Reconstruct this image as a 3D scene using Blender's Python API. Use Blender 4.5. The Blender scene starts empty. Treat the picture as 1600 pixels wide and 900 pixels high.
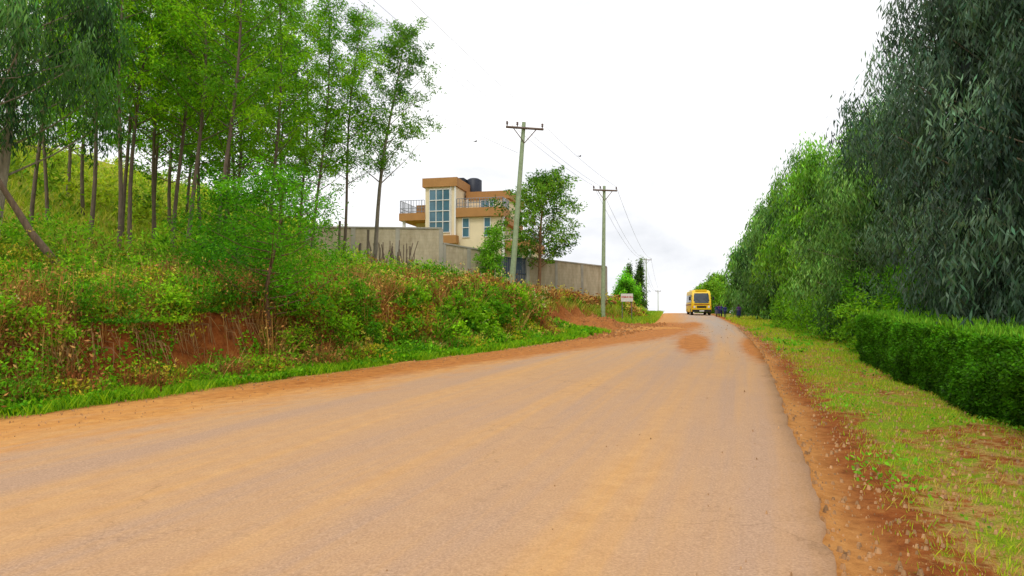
import bpy, math, numpy as np
from mathutils import Vector
R=np.random.RandomState(7)
sc=bpy.context.scene
# ------------------------------------------------------------------ materials
def mat(name):
    m=bpy.data.materials.new(name); m.use_nodes=True
    nt=m.node_tree; b=nt.nodes['Principled BSDF']; b.inputs['Specular IOR Level'].default_value=0.3
    return m,nt,b
def N(nt,t,**k):
    n=nt.nodes.new(t)
    for a,v in k.items(): setattr(n,a,v)
    return n
def noise(nt,vec,scale,detail=5,rough=.6,dist=0):
    n=N(nt,'ShaderNodeTexNoise'); n.inputs['Scale'].default_value=scale; n.inputs['Detail'].default_value=detail
    n.inputs['Roughness'].default_value=rough; n.inputs['Distortion'].default_value=dist
    if vec is not None: nt.links.new(vec,n.inputs['Vector'])
    return n.outputs['Fac']
def ramp(nt,f,stops):
    n=N(nt,'ShaderNodeValToRGB'); e=n.color_ramp.elements
    while len(e)<len(stops): e.new(.5)
    for i,(p,c) in enumerate(stops):
        e[i].position=p; e[i].color=(c if len(c)==4 else (*c,1)) if hasattr(c,'__len__') else (c,c,c,1)
    nt.links.new(f,n.inputs['Fac']); return n.outputs['Color']
def mix(nt,f,a,b,bt='MIX'):
    n=N(nt,'ShaderNodeMix',data_type='RGBA',blend_type=bt)
    for s,v in ((0,f),(6,a),(7,b)):
        if hasattr(v,'links'): nt.links.new(v,n.inputs[s])
        elif hasattr(v,'__len__'): n.inputs[s].default_value=(*v,1)
        else: n.inputs[s].default_value=v
    return n.outputs[2]
def math_(nt,op,a,b=0,clamp=False):
    n=N(nt,'ShaderNodeMath',operation=op,use_clamp=clamp)
    for i,v in enumerate((a,b)):
        if hasattr(v,'links'): nt.links.new(v,n.inputs[i])
        else: n.inputs[i].default_value=v
    return n.outputs[0]
def bump(nt,b,h,s=.4,d=.02):
    n=N(nt,'ShaderNodeBump'); n.inputs['Strength'].default_value=s; n.inputs['Distance'].default_value=d
    nt.links.new(h,n.inputs['Height']); nt.links.new(n.outputs[0],b.inputs['Normal'])
def pos(nt): return N(nt,'ShaderNodeNewGeometry').outputs['Position']
def scaled(nt,v,s):
    n=N(nt,'ShaderNodeMapping'); n.inputs['Scale'].default_value=s; nt.links.new(v,n.inputs['Vector']); return n.outputs[0]
def simple(name,c,rough=.7,var=.25,scale=3,metal=0,spec=.3,bmp=0):
    m,nt,b=mat(name); o=N(nt,'ShaderNodeTexCoord').outputs['Object']
    f=noise(nt,o,scale,6,.65)
    c2=tuple(x*(1-var) for x in c); c3=tuple(min(1,x*(1+var*.5)) for x in c)
    nt.links.new(ramp(nt,f,[(.3,c2),(.7,c3)]),b.inputs['Base Color'])
    b.inputs['Roughness'].default_value=rough; b.inputs['Metallic'].default_value=metal; b.inputs['Specular IOR Level'].default_value=spec
    if bmp: bump(nt,b,noise(nt,o,scale*12,4),bmp)
    return m
def leafmat(name,trans=.35,rough=.55,spec=.25,gain=(1,1,1)):
    m,nt,b=mat(name); a=N(nt,'ShaderNodeAttribute',attribute_name='col')
    col=mix(nt,1.0,a.outputs['Color'],gain,'MULTIPLY')
    nt.links.new(col,b.inputs['Base Color']); b.inputs['Roughness'].default_value=rough
    b.inputs['Specular IOR Level'].default_value=spec
    t=N(nt,'ShaderNodeBsdfTranslucent')
    g=mix(nt,1.0,col,(1.2,1.35,.6),'MULTIPLY'); nt.links.new(g,t.inputs['Color'])
    ms=N(nt,'ShaderNodeMixShader'); ms.inputs[0].default_value=trans
    nt.links.new(b.outputs[0],ms.inputs[1]); nt.links.new(t.outputs[0],ms.inputs[2])
    nt.links.new(ms.outputs[0],nt.nodes['Material Output'].inputs['Surface']); return m
def barkmat(name):
    m,nt,b=mat(name); a=N(nt,'ShaderNodeAttribute',attribute_name='col')
    f=noise(nt,scaled(nt,pos(nt),(14,14,3)),1,6,.7)
    nt.links.new(mix(nt,1.0,a.outputs['Color'],ramp(nt,f,[(.3,.45),(.7,1.2)]),'MULTIPLY'),b.inputs['Base Color'])
    b.inputs['Roughness'].default_value=.9; bump(nt,b,f,.6,.03); return m
LEAF=leafmat('leaf',.4,.6,.15,(1.35,1.3,.8)); EUC=leafmat('eucalyptus_leaf',.3,.5,.2,(1.3,1.35,1.2)); DRY=leafmat('dry_stalk',.2,.8,.1,(1.15,1.1,1)); BARK=barkmat('bark')
# ------------------------------------------------------------------ mesh builder
class MB:
    def __init__(s): s.v=[];s.f=[];s.m=[];s.c=[];s.s=[];s.n=0
    def add(s,V,F,m=0,C=(1,1,1),smooth=False):
        V=np.asarray(V,float).reshape(-1,3);F=np.asarray(F,int).reshape(-1,4)
        C=np.broadcast_to(np.asarray(C,float),(len(F),3))
        s.v.append(V);s.f.append(F+s.n);s.m.append(np.full(len(F),m));s.c.append(C);s.s.append(np.full(len(F),smooth));s.n+=len(V)
    def quads(s,Q,m=0,C=(1,1,1)):
        Q=np.asarray(Q); s.add(Q.reshape(-1,3),np.arange(len(Q)*4).reshape(-1,4),m,C)
    def grid(s,G,m=0,C=(1,1,1),close=False,smooth=True):
        r,c=G.shape[:2]; I=np.arange(r*c).reshape(r,c)
        J=np.concatenate([I,I[:,:1]],1) if close else I
        F=np.stack([J[:-1,:-1],J[:-1,1:],J[1:,1:],J[1:,:-1]],-1).reshape(-1,4)
        s.add(G.reshape(-1,3),F,m,C,smooth)
    def tube(s,P,r,n=8,m=0,C=(1,1,1)):
        P=np.asarray(P,float); r=np.broadcast_to(np.asarray(r,float),(len(P),))
        T=np.gradient(P,axis=0); T/=np.linalg.norm(T,axis=1)[:,None]+1e-9
        a=np.where(np.abs(T[:,2:3])>.9,np.array([[1.,0,0]]),np.array([[0,0,1.]]))
        U=np.cross(T,a); U/=np.linalg.norm(U,axis=1)[:,None]; W=np.cross(T,U)
        t=np.linspace(0,2*np.pi,n,endpoint=False)
        G=P[:,None]+r[:,None,None]*(U[:,None]*np.cos(t)[None,:,None]+W[:,None]*np.sin(t)[None,:,None])
        s.grid(G,m,C,close=True)
        for k in (0,-1):
            g=G[k]; q=[[g[0],g[i],g[i+1],g[i+2]] for i in range(1,n-2,2)]
            s.quads(np.array(q),m,C)
    def box(s,a,b,m=0,C=(1,1,1)):
        x0,y0,z0=a;x1,y1,z1=b
        V=[(x0,y0,z0),(x1,y0,z0),(x1,y1,z0),(x0,y1,z0),(x0,y0,z1),(x1,y0,z1),(x1,y1,z1),(x0,y1,z1)]
        s.add(V,[(3,2,1,0),(4,5,6,7),(0,1,5,4),(1,2,6,5),(2,3,7,6),(3,0,4,7)],m,C)
    def build(s,name,mats,parent=None,loc=(0,0,0),rotz=0,bevel=0):
        V=np.concatenate(s.v);F=np.concatenate(s.f);M=np.concatenate(s.m);C=np.concatenate(s.c);S=np.concatenate(s.s)
        me=bpy.data.meshes.new(name); me.vertices.add(len(V)); me.vertices.foreach_set('co',V.ravel())
        me.loops.add(len(F)*4); me.loops.foreach_set('vertex_index',F.ravel().astype(np.int32))
        me.polygons.add(len(F)); me.polygons.foreach_set('loop_start',(np.arange(len(F))*4).astype(np.int32))
        me.polygons.foreach_set('material_index',M.astype(np.int32))
        for m in mats: me.materials.append(m)
        me.update(calc_edges=True)
        me.polygons.foreach_set('use_smooth',S)
        a=me.attributes.new('col','FLOAT_COLOR','FACE'); a.data.foreach_set('color',np.concatenate([C,np.ones((len(C),1))],1).ravel())
        o=bpy.data.objects.new(name,me); sc.collection.objects.link(o); o.location=loc; o.rotation_euler=(0,0,rotz)
        if parent: o.parent=parent
        if bevel:
            w=o.modifiers.new('b','BEVEL'); w.width=bevel; w.segments=2; w.limit_method='ANGLE'
        return o
def empty(name,loc=(0,0,0),rotz=0):
    o=bpy.data.objects.new(name,None); sc.collection.objects.link(o); o.location=loc; o.rotation_euler=(0,0,rotz); return o
# ------------------------------------------------------------------ terrain
def smooth_interp(xs,ys):
    g=np.arange(-60,260,.5); v=np.interp(g,xs,ys); k=np.hanning(13);k/=k.sum()
    w=np.convolve(np.pad(v,6,mode='reflect',reflect_type='odd'),k,'valid'); 
    sl0=(w[1]-w[0])/.5; sl1=(w[-1]-w[-2])/.5
    def f(y):
        y=np.asarray(y,float)
        return np.interp(y,g,w)+np.where(y>g[-1],(y-g[-1])*sl1,0)+np.where(y<g[0],(y-g[0])*sl0,0)
    return f
XR=smooth_interp([-60,3.97,5.89,7.42,11.4,19,28.5,42.7,63,80,100,150,260],[-21.8,1.86,2.57,3.1,4.43,7.0,9.9,14,19.2,23.3,28,39,63])
XL=smooth_interp([-60,9.23,11,14.2,19,22.8,30,37.9,50,63,100,150,260],[-31.5,-6.9,-5.8,-4.27,-2.0,.2,3.7,6.9,10.7,13.9,22.4,33.3,57])
_g=np.arange(-60,5000,.5); _s=np.interp(_g,[-60,78,100,160,250,330,5000],[.0187,.0187,0,-.08,-.08,0,0])
_z=np.cumsum(_s)*.5; _z-=np.interp(0,_g,_z)
def ZR(y): return np.interp(y,_g,_z)
def ss(a,b,x): t=np.clip((x-a)/(b-a),0,1); return t*t*(3-2*t)
_ph=np.random.RandomState(3).rand(40)*6.28; _an=np.random.RandomState(4).rand(40)*6.28
def wob(x,y,f,seed=0):
    r=0
    for i in range(5):
        k=(seed*5+i)%40; ff=f*(1.55**i); r=r+np.sin(x*np.cos(_an[k])*ff+y*np.sin(_an[k])*ff+_ph[k]+1.3*np.sin(y*ff*.6+_ph[(k+7)%40]))/(1.25**i)
    return r/3.3
def TS(y): return np.interp(y,[-40,9,30,35,50,56,100],[1.9,1.6,2.0,4.2,3.6,2.6,2.2])
def HL(tl,y):
    b=np.interp(y,[-40,10,16,26,38,50,100,160],[1.2,1.05,1.3,1.45,1.2,.8,.5,.3])
    ts=TS(y)+.25*wob(y*0,y,1.3,1)
    u=np.maximum(tl-ts,0); far=1-ss(105,200,y)
    z=ZR(y)-.02-.03*ss(0,.3,tl)+b*ss(0,1.1,tl-ts)+(.15*np.minimum(u,80)+.16*np.clip(tl-20,0,60))*far
    x=XL(y)-tl
    z=z+ss(.2,2.5,u)*.12*wob(x,y,1.1,2)+ss(.1,1,tl)*.03*wob(x,y,4,3)+ss(0,.5,u)*(1-ss(1.2,2,u))*.10*wob(x,y,5,3)
    z=z+.62*np.exp(-(((x-4.7)/2.2)**2+((y-41)/3.0)**2))*(1+.5*wob(x,y,3.5,4))+.34*np.exp(-(((x-2.2)/1.8)**2+((y-33.5)/1.5)**2))*(1+.5*wob(x,y,4.5,5))
    return z
def HRt(tr,y):
    x=XR(y)+tr; far=1-ss(105,200,y)
    return ZR(y)-.05-.04*ss(0,.25,tr)+.035*wob(x,y,3.3,6)*ss(.1,.6,tr)+.05*wob(x,y,.8,7)*ss(.4,2,tr)+.02*np.minimum(tr,60)*far
def H(x,y):
    x=np.asarray(x,float);y=np.asarray(y,float)
    tl=XL(y)-x; tr=x-XR(y)
    return np.where(tl>0,HL(np.maximum(tl,0),y),np.where(tr>0,HRt(np.maximum(tr,0),y),ZR(y)))
def h(x,y): return float(H(x,y))
ys=np.concatenate([np.arange(-40,2,1),np.arange(2,30,.14),np.arange(30,62,.3),np.arange(62,130,1.5),130+np.cumsum(2*1.13**np.arange(46))])
ts_=np.concatenate([np.arange(0,7,.13),np.arange(7,30,.6),30+np.cumsum(1*1.16**np.arange(42))])
mb=MB()
YY=ys[:,None]
tl=ts_[::-1][None,:]+YY*0; xl=XL(YY)-tl; zl=HL(tl,YY)
tr=ts_[None,:]+YY*0; xr=XR(YY)+tr; zr_=HRt(tr,YY)
yl=YY+tl*0
G=np.concatenate([np.stack([xl,yl,zl],-1),np.stack([xr,yl,zr_],-1)],1)
mb.grid(G)
S=np.concatenate([-tl,tr],1)
TLm=np.maximum(-S,0);TRm=np.maximum(S,0);Xg=G[...,0];Yg=G[...,1]
tsg=TS(Yg)
left=S<=0
n1=wob(Xg,Yg,1.6,8);n2=wob(Xg,Yg,.5,9)
green=np.where(left,ss(.45,1.0,TLm+.25*n1)*(1-ss(tsg-.35,tsg+.0,TLm))*(1-ss(29,34,Yg)*(1-ss(54,60,Yg)))*.85+ss(tsg+1.1,tsg+2,TLm)*.55,
   ss(.35,1.4,TRm+.35*n1)*(.60+.28*n1)*np.where(Yg<9,.72,1))
straw=np.where(left,ss(tsg+.9,tsg+2.5,TLm)*(.55+.2*n1),ss(.3,1.2,TRm)*(.5+.2*n2))
dust=np.where(left,1-ss(.4,1.2,TLm+.3*n1),1-ss(.1,.6,TRm+.2*n1))
dust=np.maximum(dust,.35*(left*ss(30,34,Yg)*(1-ss(50,56,Yg))*(1-ss(4,5,TLm))))
straw=np.clip(straw,0,1);green=np.clip(green,0,1)
m,nt,b=mat('ground_soil_grass')
at=N(nt,'ShaderNodeAttribute',attribute_name='mask'); sp=N(nt,'ShaderNodeSeparateColor'); nt.links.new(at.outputs['Color'],sp.inputs[0])
p=pos(nt); nb=noise(nt,p,7,8,.7); ncx=noise(nt,p,45,4,.7)
soil=ramp(nt,nb,[(.25,(.10,.027,.009)),(.5,(.32,.09,.02)),(.75,(.46,.18,.045))])
dustc=ramp(nt,nb,[(.25,(.42,.17,.045)),(.5,(.62,.28,.08)),(.8,(.72,.38,.13))])
strawc=ramp(nt,ncx,[(.3,(.30,.16,.04)),(.7,(.62,.40,.12))])
grc=ramp(nt,ncx,[(.3,(.09,.17,.008)),(.7,(.36,.48,.02))])
def thr(mask,nz,w=.16):
    a=math_(nt,'SUBTRACT',mask,nz); return math_(nt,'ADD',math_(nt,'MULTIPLY',a,1/w),.5,True)
nz1=ramp(nt,noise(nt,p,2.6,8,.72),[(.3,0.0),(.7,1.0)]); nz2=ramp(nt,noise(nt,p,5.3,8,.72),[(.3,0.0),(.7,1.0)])
c=mix(nt,sp.outputs[2],soil,dustc)
c=mix(nt,thr(sp.outputs[1],nz2,.3),c,strawc)
c=mix(nt,thr(sp.outputs[0],nz1,.3),c,grc)
nt.links.new(c,b.inputs['Base Color']); b.inputs['Roughness'].default_value=.95; b.inputs['Specular IOR Level'].default_value=.1
bump(nt,b,math_(nt,'ADD',nb,ncx),.8,.05)
gr=mb.build('ground',[m])
a=gr.data.attributes.new('mask','FLOAT_COLOR','POINT'); a.data.foreach_set('color',np.stack([green,straw,dust,green*0+1],-1).ravel())
# ------------------------------------------------------------------ road
yr=np.concatenate([np.arange(-40,2,.5),np.arange(2,40,.08),np.arange(40,170,.4)])
A=np.linspace(0,1,41)[None,:]; Y2=yr[:,None]
xa=XL(Y2)-.06+.10*wob(Y2*0,Y2,2.3,1); xb=XR(Y2)+.055*wob(Y2*0,Y2,4.5,2)+.05*wob(Y2*0,Y2,1.1,3)
X2=xa+(xb-xa)*A; Z2=ZR(Y2)+.03*(1-(2*A-1)**2)+.004+0*X2+.006*wob(X2,Y2,.9,4)
G=np.stack([X2,Y2+0*X2,Z2],-1)
dl=X2-XL(Y2);dr=XR(Y2)-X2
Ls=G[:,:1].copy();Ls[...,2]-=.14;Ls[...,0]-=.1; Rs=G[:,-1:].copy();Rs[...,2]-=.14;Rs[...,0]+=.03
G=np.concatenate([Ls,G,Rs],1); dl=np.concatenate([dl[:,:1],dl,dl[:,-1:]],1); dr=np.concatenate([dr[:,:1],dr,dr[:,-1:]],1)
mb=MB(); mb.grid(G)
m,nt,b=mat('dusty_asphalt')
at=N(nt,'ShaderNodeAttribute',attribute_name='rc'); v=at.outputs['Vector']; sx=N(nt,'ShaderNodeSeparateXYZ'); nt.links.new(v,sx.inputs[0])
p=pos(nt)
cbv=N(nt,'ShaderNodeCombineXYZ'); nt.links.new(sx.outputs[2],cbv.inputs[0]); nt.links.new(sx.outputs[1],cbv.inputs[1]); vr=cbv.outputs[0]
streak=noise(nt,scaled(nt,vr,(.95,.035,0)),1,5,.55,.15); st2=noise(nt,scaled(nt,vr,(5,.10,0)),1,5,.6)
big=noise(nt,p,.22,6,.6); fine=noise(nt,p,55,3,.7); mid=noise(nt,p,5,8,.7)
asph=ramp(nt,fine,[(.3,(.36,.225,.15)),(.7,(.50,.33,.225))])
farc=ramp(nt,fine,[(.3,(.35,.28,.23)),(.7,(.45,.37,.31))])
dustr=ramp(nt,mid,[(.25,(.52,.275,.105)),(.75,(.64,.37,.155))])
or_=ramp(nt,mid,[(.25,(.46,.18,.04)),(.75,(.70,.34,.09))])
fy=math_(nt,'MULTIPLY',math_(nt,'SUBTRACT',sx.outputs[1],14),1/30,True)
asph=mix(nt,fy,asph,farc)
sm_=math_(nt,'ADD',math_(nt,'MULTIPLY',streak,.75),math_(nt,'ADD',math_(nt,'MULTIPLY',st2,.25),math_(nt,'MULTIPLY',big,.25)))
f1=ramp(nt,sm_,[(.53,.15),(.74,1.0)])
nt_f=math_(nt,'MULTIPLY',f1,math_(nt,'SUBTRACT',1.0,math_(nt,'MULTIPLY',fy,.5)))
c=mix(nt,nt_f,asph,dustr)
el=math_(nt,'SUBTRACT',1.5,math_(nt,'MULTIPLY',sx.outputs[0],.50))
el=math_(nt,'ADD',el,math_(nt,'MULTIPLY',math_(nt,'SUBTRACT',noise(nt,scaled(nt,v,(1.5,.5,0)),1.6,8,.7),.5),2.8),True)
c=mix(nt,math_(nt,'MULTIPLY',el,.9),c,or_)
er=math_(nt,'SUBTRACT',.5,math_(nt,'MULTIPLY',sx.outputs[2],1.2))
er=math_(nt,'ADD',er,math_(nt,'MULTIPLY',math_(nt,'SUBTRACT',mid,.5),1.6),True)
c=mix(nt,math_(nt,'MULTIPLY',er,.6),c,(.34,.17,.07))
pk=N(nt,'ShaderNodeAttribute',attribute_name='patch').outputs['Fac']
pf=math_(nt,'ADD',math_(nt,'MULTIPLY',pk,2.6),math_(nt,'MULTIPLY',math_(nt,'SUBTRACT',noise(nt,scaled(nt,v,(1.8,.7,0)),1.4,8,.75),.60),2.6),True)
mud=ramp(nt,mid,[(.3,(.30,.10,.022)),(.7,(.60,.24,.055))])
c=mix(nt,math_(nt,'MULTIPLY',pf,math_(nt,'MULTIPLY',pk,5.0,True)),c,mud)
vo=N(nt,'ShaderNodeTexVoronoi',feature='DISTANCE_TO_EDGE'); vo.inputs['Scale'].default_value=.33
wv=N(nt,'ShaderNodeVectorMath',operation='ADD'); nn=N(nt,'ShaderNodeTexNoise'); nn.inputs['Scale'].default_value=2.5; nn.inputs['Detail'].default_value=6
nt.links.new(p,nn.inputs['Vector']); nt.links.new(p,wv.inputs[0]); nt.links.new(nn.outputs['Color'],wv.inputs[1]); nt.links.new(wv.outputs[0],vo.inputs['Vector'])
cr=ramp(nt,vo.outputs['Distance'],[(.0,.4),(.006,0.0)])
c=mix(nt,math_(nt,'MULTIPLY',cr,ramp(nt,big,[(.45,0.0),(.6,1.0)])),c,(.16,.09,.045))
c=mix(nt,1.0,c,ramp(nt,fine,[(.3,.86),(.7,1.1)]),'MULTIPLY')
nt.links.new(c,b.inputs['Base Color']); b.inputs['Roughness'].default_value=.85; b.inputs['Specular IOR Level'].default_value=.12
bump(nt,b,math_(nt,'ADD',fine,math_(nt,'MULTIPLY',mid,1.5)),.4,.012)
rd=mb.build('road',[m])
a=rd.data.attributes.new('rc','FLOAT_VECTOR','POINT'); a.data.foreach_set('vector',np.stack([dl,G[...,1],dr],-1).ravel())
gx,gy=G[...,0],G[...,1]
def el_(cx,cy,ax,ay,an):
    ca,sa=math.cos(an),math.sin(an); dx,dy=gx-cx,gy-cy
    u=dx*ca-dy*sa; w=dx*sa+dy*ca
    return np.exp(-((u/ax)**2+(w/ay)**2))
pt=np.clip(1.3*el_(6.2,36,2.5,7.0,.40)+.8*el_(9.6,44,1.2,6,.3)+1.1*el_(6.9,26,.50,4.8,.27)+1.0*el_(8.4,23.5,.45,5.5,.3)+.6*el_(12.2,46,.6,5,.27)+1.2*el_(2.6,28,2.2,5.5,.5)+.9*el_(-.4,21,1.4,4.5,.5)+.6*el_(-3.3,14.8,.9,4,.45),0,1)
a=rd.data.attributes.new('patch','FLOAT','POINT'); a.data.foreach_set('value',pt.ravel())
# ------------------------------------------------------------------ foliage helpers
def unit(n):
    v=R.randn(n,3); return v/np.linalg.norm(v,axis=1)[:,None]
def leaves(mb,P,L,W,bias=(0,0,-.3),spread=1.,col=(.1,.3,.03),var=.3,m=0,hue=.15):
    n=len(P); L=np.broadcast_to(np.asarray(L,float),(n,))*(.6+.8*R.rand(n)); W=np.broadcast_to(np.asarray(W,float),(n,))*(.7+.6*R.rand(n))
    d=np.asarray(bias)+spread*unit(n); d/=np.linalg.norm(d,axis=1)[:,None]+1e-9
    s=np.cross(d,unit(n)); s/=np.linalg.norm(s,axis=1)[:,None]+1e-9
    Q=np.stack([P,P+d*(L*.45)[:,None]+s*(W*.5)[:,None],P+d*L[:,None],P+d*(L*.45)[:,None]-s*(W*.5)[:,None]],1)
    col=np.broadcast_to(np.asarray(col,float),(n,3)); k=(1+var*R.randn(n))[:,None].clip(.3,1.9)
    hs=1+hue*R.randn(n,1)*np.array([[1,.1,.4]])
    mb.quads(Q,m,(col*k*hs).clip(.003,.7))
def blob(c,r,n,shell=.4):
    return np.asarray(c)+unit(n)*(shell+(1-shell)*R.rand(n,1)**.6)*np.asarray(r)
def lerp(a,b,t): return np.asarray(a)*(1-t)+np.asarray(b)*t
def profile(f2,shape):
    if shape==0: return math.sin(math.pi*min(1,f2*.88+.16))**.6
    if shape==2: return (.62+.5*f2)*(math.sin(math.pi*min(1,f2*.62+.38))**.45 if f2<.995 else .3)
    return max(.12,(1-f2)**.75)*min(1,.5+f2*4)
def full_tree(name,x,y,Ht,Rm,z0=.05,ncl=60,nl=500,L=.2,W=.035,c1=(.035,.075,.035),c2=(.09,.16,.07),droop=1.0,trunk=.16,clr=1.,lean=(0,0),shape=0,barkc=(.30,.24,.17),fill=True,lm=None):
    g=h(x,y)-.1; mb=MB()
    T=np.linspace(0,1,9); lx,ly=lean; a0=R.rand()*6
    tp=lambda t: np.array([x+lx*t+.18*math.sin(t*5+x),y+ly*t+.15*math.sin(t*4+y),g+Ht*.93*t])
    mb.tube([tp(t) for t in T],trunk*(1-.85*T),9,1,barkc)
    for i in range(ncl):
        f=z0+(1-z0)*((i+.5)/ncl); f2=(f-z0)/(1-z0)
        prof=profile(f2,shape)
        az=a0+i*2.39996+R.rand()*.9; rr=Rm*prof*(.42+.62*R.rand()**.6)*(1+.18*math.sin(az*2+f*9+a0))
        rc=clr*Rm*.25*(.6+.9*R.rand()); ce=tp(f)+np.array([math.cos(az)*rr,math.sin(az)*rr,R.randn()*.3])
        ce[2]=min(ce[2],g+Ht-rc*.5); ce[2]=max(ce[2],g+rc*.6)
        st=tp(max(.03,f-.12*(rr/Rm)-.03)); mid=(st+ce)/2+np.array([0,0,-.1])
        mb.tube([st,mid,ce],[trunk*.28*(1.1-f),trunk*.18*(1.1-f),.012],5,1,barkc)
        cc=lerp(c1,c2,R.rand()**1.1)*(.7+.6*R.rand())
        n=int(nl*(rc/(Rm*.27))**1.5)+40
        P=blob(ce,(rc,rc,rc*1.2),n,.35)
        k=max(6,n//26); sub=blob(ce,(rc,rc,rc*1.15),k,.55); idx=R.randint(0,k,n); P=np.where(R.rand(n,1)<.82,sub[idx]+R.randn(n,3)*np.array([.10,.10,.20])*max(1,L/.2)*1.05,P)
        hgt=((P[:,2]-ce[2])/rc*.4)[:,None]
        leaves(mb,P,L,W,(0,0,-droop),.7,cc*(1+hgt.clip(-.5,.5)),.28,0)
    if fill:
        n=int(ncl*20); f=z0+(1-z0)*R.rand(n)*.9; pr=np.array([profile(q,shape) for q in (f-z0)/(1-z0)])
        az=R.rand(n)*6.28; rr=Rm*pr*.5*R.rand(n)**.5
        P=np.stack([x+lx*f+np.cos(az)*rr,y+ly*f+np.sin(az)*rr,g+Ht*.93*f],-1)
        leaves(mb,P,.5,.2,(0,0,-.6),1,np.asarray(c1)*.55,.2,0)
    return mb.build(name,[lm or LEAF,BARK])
def slender_tree(name,x,y,Ht,cs=.3,spread=1.5,nl=26,npc=60,L=.15,W=.05,c1=(.055,.19,.010),c2=(.22,.44,.016),lean=(0,0),trunk=.10,barkc=(.19,.14,.10),rc0=.42,up=.7,low=1.0):
    g=h(x,y)-.1; mb=MB(); T=np.linspace(0,1,12); ph=R.rand()*6
    tp=lambda t: np.array([x+lean[0]*t+.13*math.sin(t*6+ph),y+lean[1]*t+.12*math.sin(t*5+ph),g+Ht*t])
    mb.tube([tp(t) for t in T],trunk*(1-.82*T),9,1,barkc)
    for i in range(nl):
        f=cs+(1-cs)*((i+R.rand())/nl); f=min(f,.99)
        az=i*2.4+R.rand()*1.2; ln=(spread*(1.15-((f-cs)/(1-cs))**1.5*.85)*(.6+.55*R.rand()))*(low+(1-low)*min(1,(f-cs)/(1-cs)*2))
        dr=np.array([math.cos(az),math.sin(az),up*(.6+.7*R.rand())])
        st=tp(f*.97); en=st+dr*ln; md=st+dr*ln*.5+np.array([0,0,-.07*ln])
        mb.tube([st,md,en],[trunk*.28*(1.1-f)+.008,.012,.006],5,1,barkc)
        cc=lerp(c1,c2,R.rand())
        for k in range(4):
            t=.35+.7*(k/3); ce=st+dr*ln*t+R.randn(3)*.16
            rc=rc0*(.55+.6*R.rand())*(1.1-.35*t)
            kk=5; sub=blob(ce,(rc,rc,rc*.75),kk,.5); n=int(npc*(.6+.8*R.rand()))
            P=sub[R.randint(0,kk,n)]+R.randn(n,3)*np.array([.13,.13,.09])
            leaves(mb,P,L,W,(dr[0]*.5,dr[1]*.5,-.25),.9,cc,.28,0)
    return mb.build(name,[LEAF,BARK])
# ---- right-hand row
spec=[ # y, tr, H, R, leafL, nl, ncl, green, shape
 (7.2,7.2,10.5,3.1,.21,600,60,0,2),(11.0,6.6,11.5,3.2,.21,700,70,.05,2),(15.4,6.0,12.6,3.5,.21,760,84,.0,2),(20.7,6.5,12.0,3.0,.22,600,74,.15,0),
 (26.5,5.6,9.7,3.0,.25,480,66,.6,0),(32.5,5.9,10.4,2.9,.28,360,60,.75,0),(39.5,4.8,10.6,3.0,.31,280,58,1,0),(47.5,5.3,12.3,2.8,.35,220,58,.7,0),
 (56,4.6,11.6,2.8,.4,170,52,.6,0),(66,4.6,11.3,2.6,.45,130,48,.5,0),(78,4.3,9.3,2.4,.5,100,42,.7,0),(90,4.6,8.5,2.5,.6,80,38,.8,0)]
for (yy,t,Ht,Rm,L,nl,ncl,gk,shp) in spec:
    c1=lerp((.020,.044,.034),(.035,.11,.010),gk); c2=lerp((.12,.19,.14),(.18,.36,.025),gk)
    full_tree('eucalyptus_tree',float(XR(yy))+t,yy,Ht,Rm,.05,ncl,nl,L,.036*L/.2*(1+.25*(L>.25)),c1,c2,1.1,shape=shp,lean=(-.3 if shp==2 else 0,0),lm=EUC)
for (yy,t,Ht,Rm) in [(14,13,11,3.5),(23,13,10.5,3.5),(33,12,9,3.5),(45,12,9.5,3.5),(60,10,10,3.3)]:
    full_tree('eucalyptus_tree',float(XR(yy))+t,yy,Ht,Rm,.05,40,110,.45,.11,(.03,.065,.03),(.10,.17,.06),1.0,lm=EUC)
# ---- hedge
mb=MB(); s0,s1=np.array([5.15,4.9]),np.array([9.35,18.4]); dv=(s1-s0)/np.linalg.norm(s1-s0); nv=np.array([dv[1],-dv[0]]); Lh=np.linalg.norm(s1-s0); wd=1.3
def hp(u,w,z):
    u=np.asarray(u); q=s0[None]+dv[None]*u[:,None]+nv[None]*np.asarray(w)[:,None]
    return np.stack([q[:,0],q[:,1],H(q[:,0],q[:,1])+z*(.86+.14*np.clip(u/Lh,0,1))],-1)
def htop(u,w): return 1.27+.06*wob(u,w,1.5,11)+.03*wob(u,w,5,12)
def hfront(u,z): return .11*wob(u,z*2,1.3,13)+.06*wob(u,z*2,4,14)-.06*np.sin(np.clip(z,0,1.3)/1.3*3.14)
uu=np.linspace(.1,Lh-.1,60)
prof=[(.18,-.05),(.16,.6),(.18,1.08),(.37,1.15),(wd-.3,1.15),(wd-.15,1.05),(wd-.15,-.05)]
G=np.stack([hp(uu,np.full(60,w)+(hfront(uu,np.full(60,z)) if w<.3 else 0),np.full(60,z)) for w,z in prof],1)
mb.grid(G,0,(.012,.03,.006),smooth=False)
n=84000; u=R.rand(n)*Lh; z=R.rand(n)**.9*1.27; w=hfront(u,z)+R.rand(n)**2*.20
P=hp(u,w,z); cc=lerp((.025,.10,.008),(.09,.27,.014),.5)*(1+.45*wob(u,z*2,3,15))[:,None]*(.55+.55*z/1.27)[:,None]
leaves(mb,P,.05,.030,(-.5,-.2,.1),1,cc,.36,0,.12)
n=38000; u=R.rand(n)*Lh; w=R.rand(n)*wd; z=htop(u,w)-R.rand(n)**2*.12-.02*(w<.1)
P=hp(u,w,z); leaves(mb,P,.052,.032,(0,0,.7),1,np.asarray((.11,.29,.02))*(1+.3*wob(u,w,3,15))[:,None],.3,0,.12)
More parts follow.
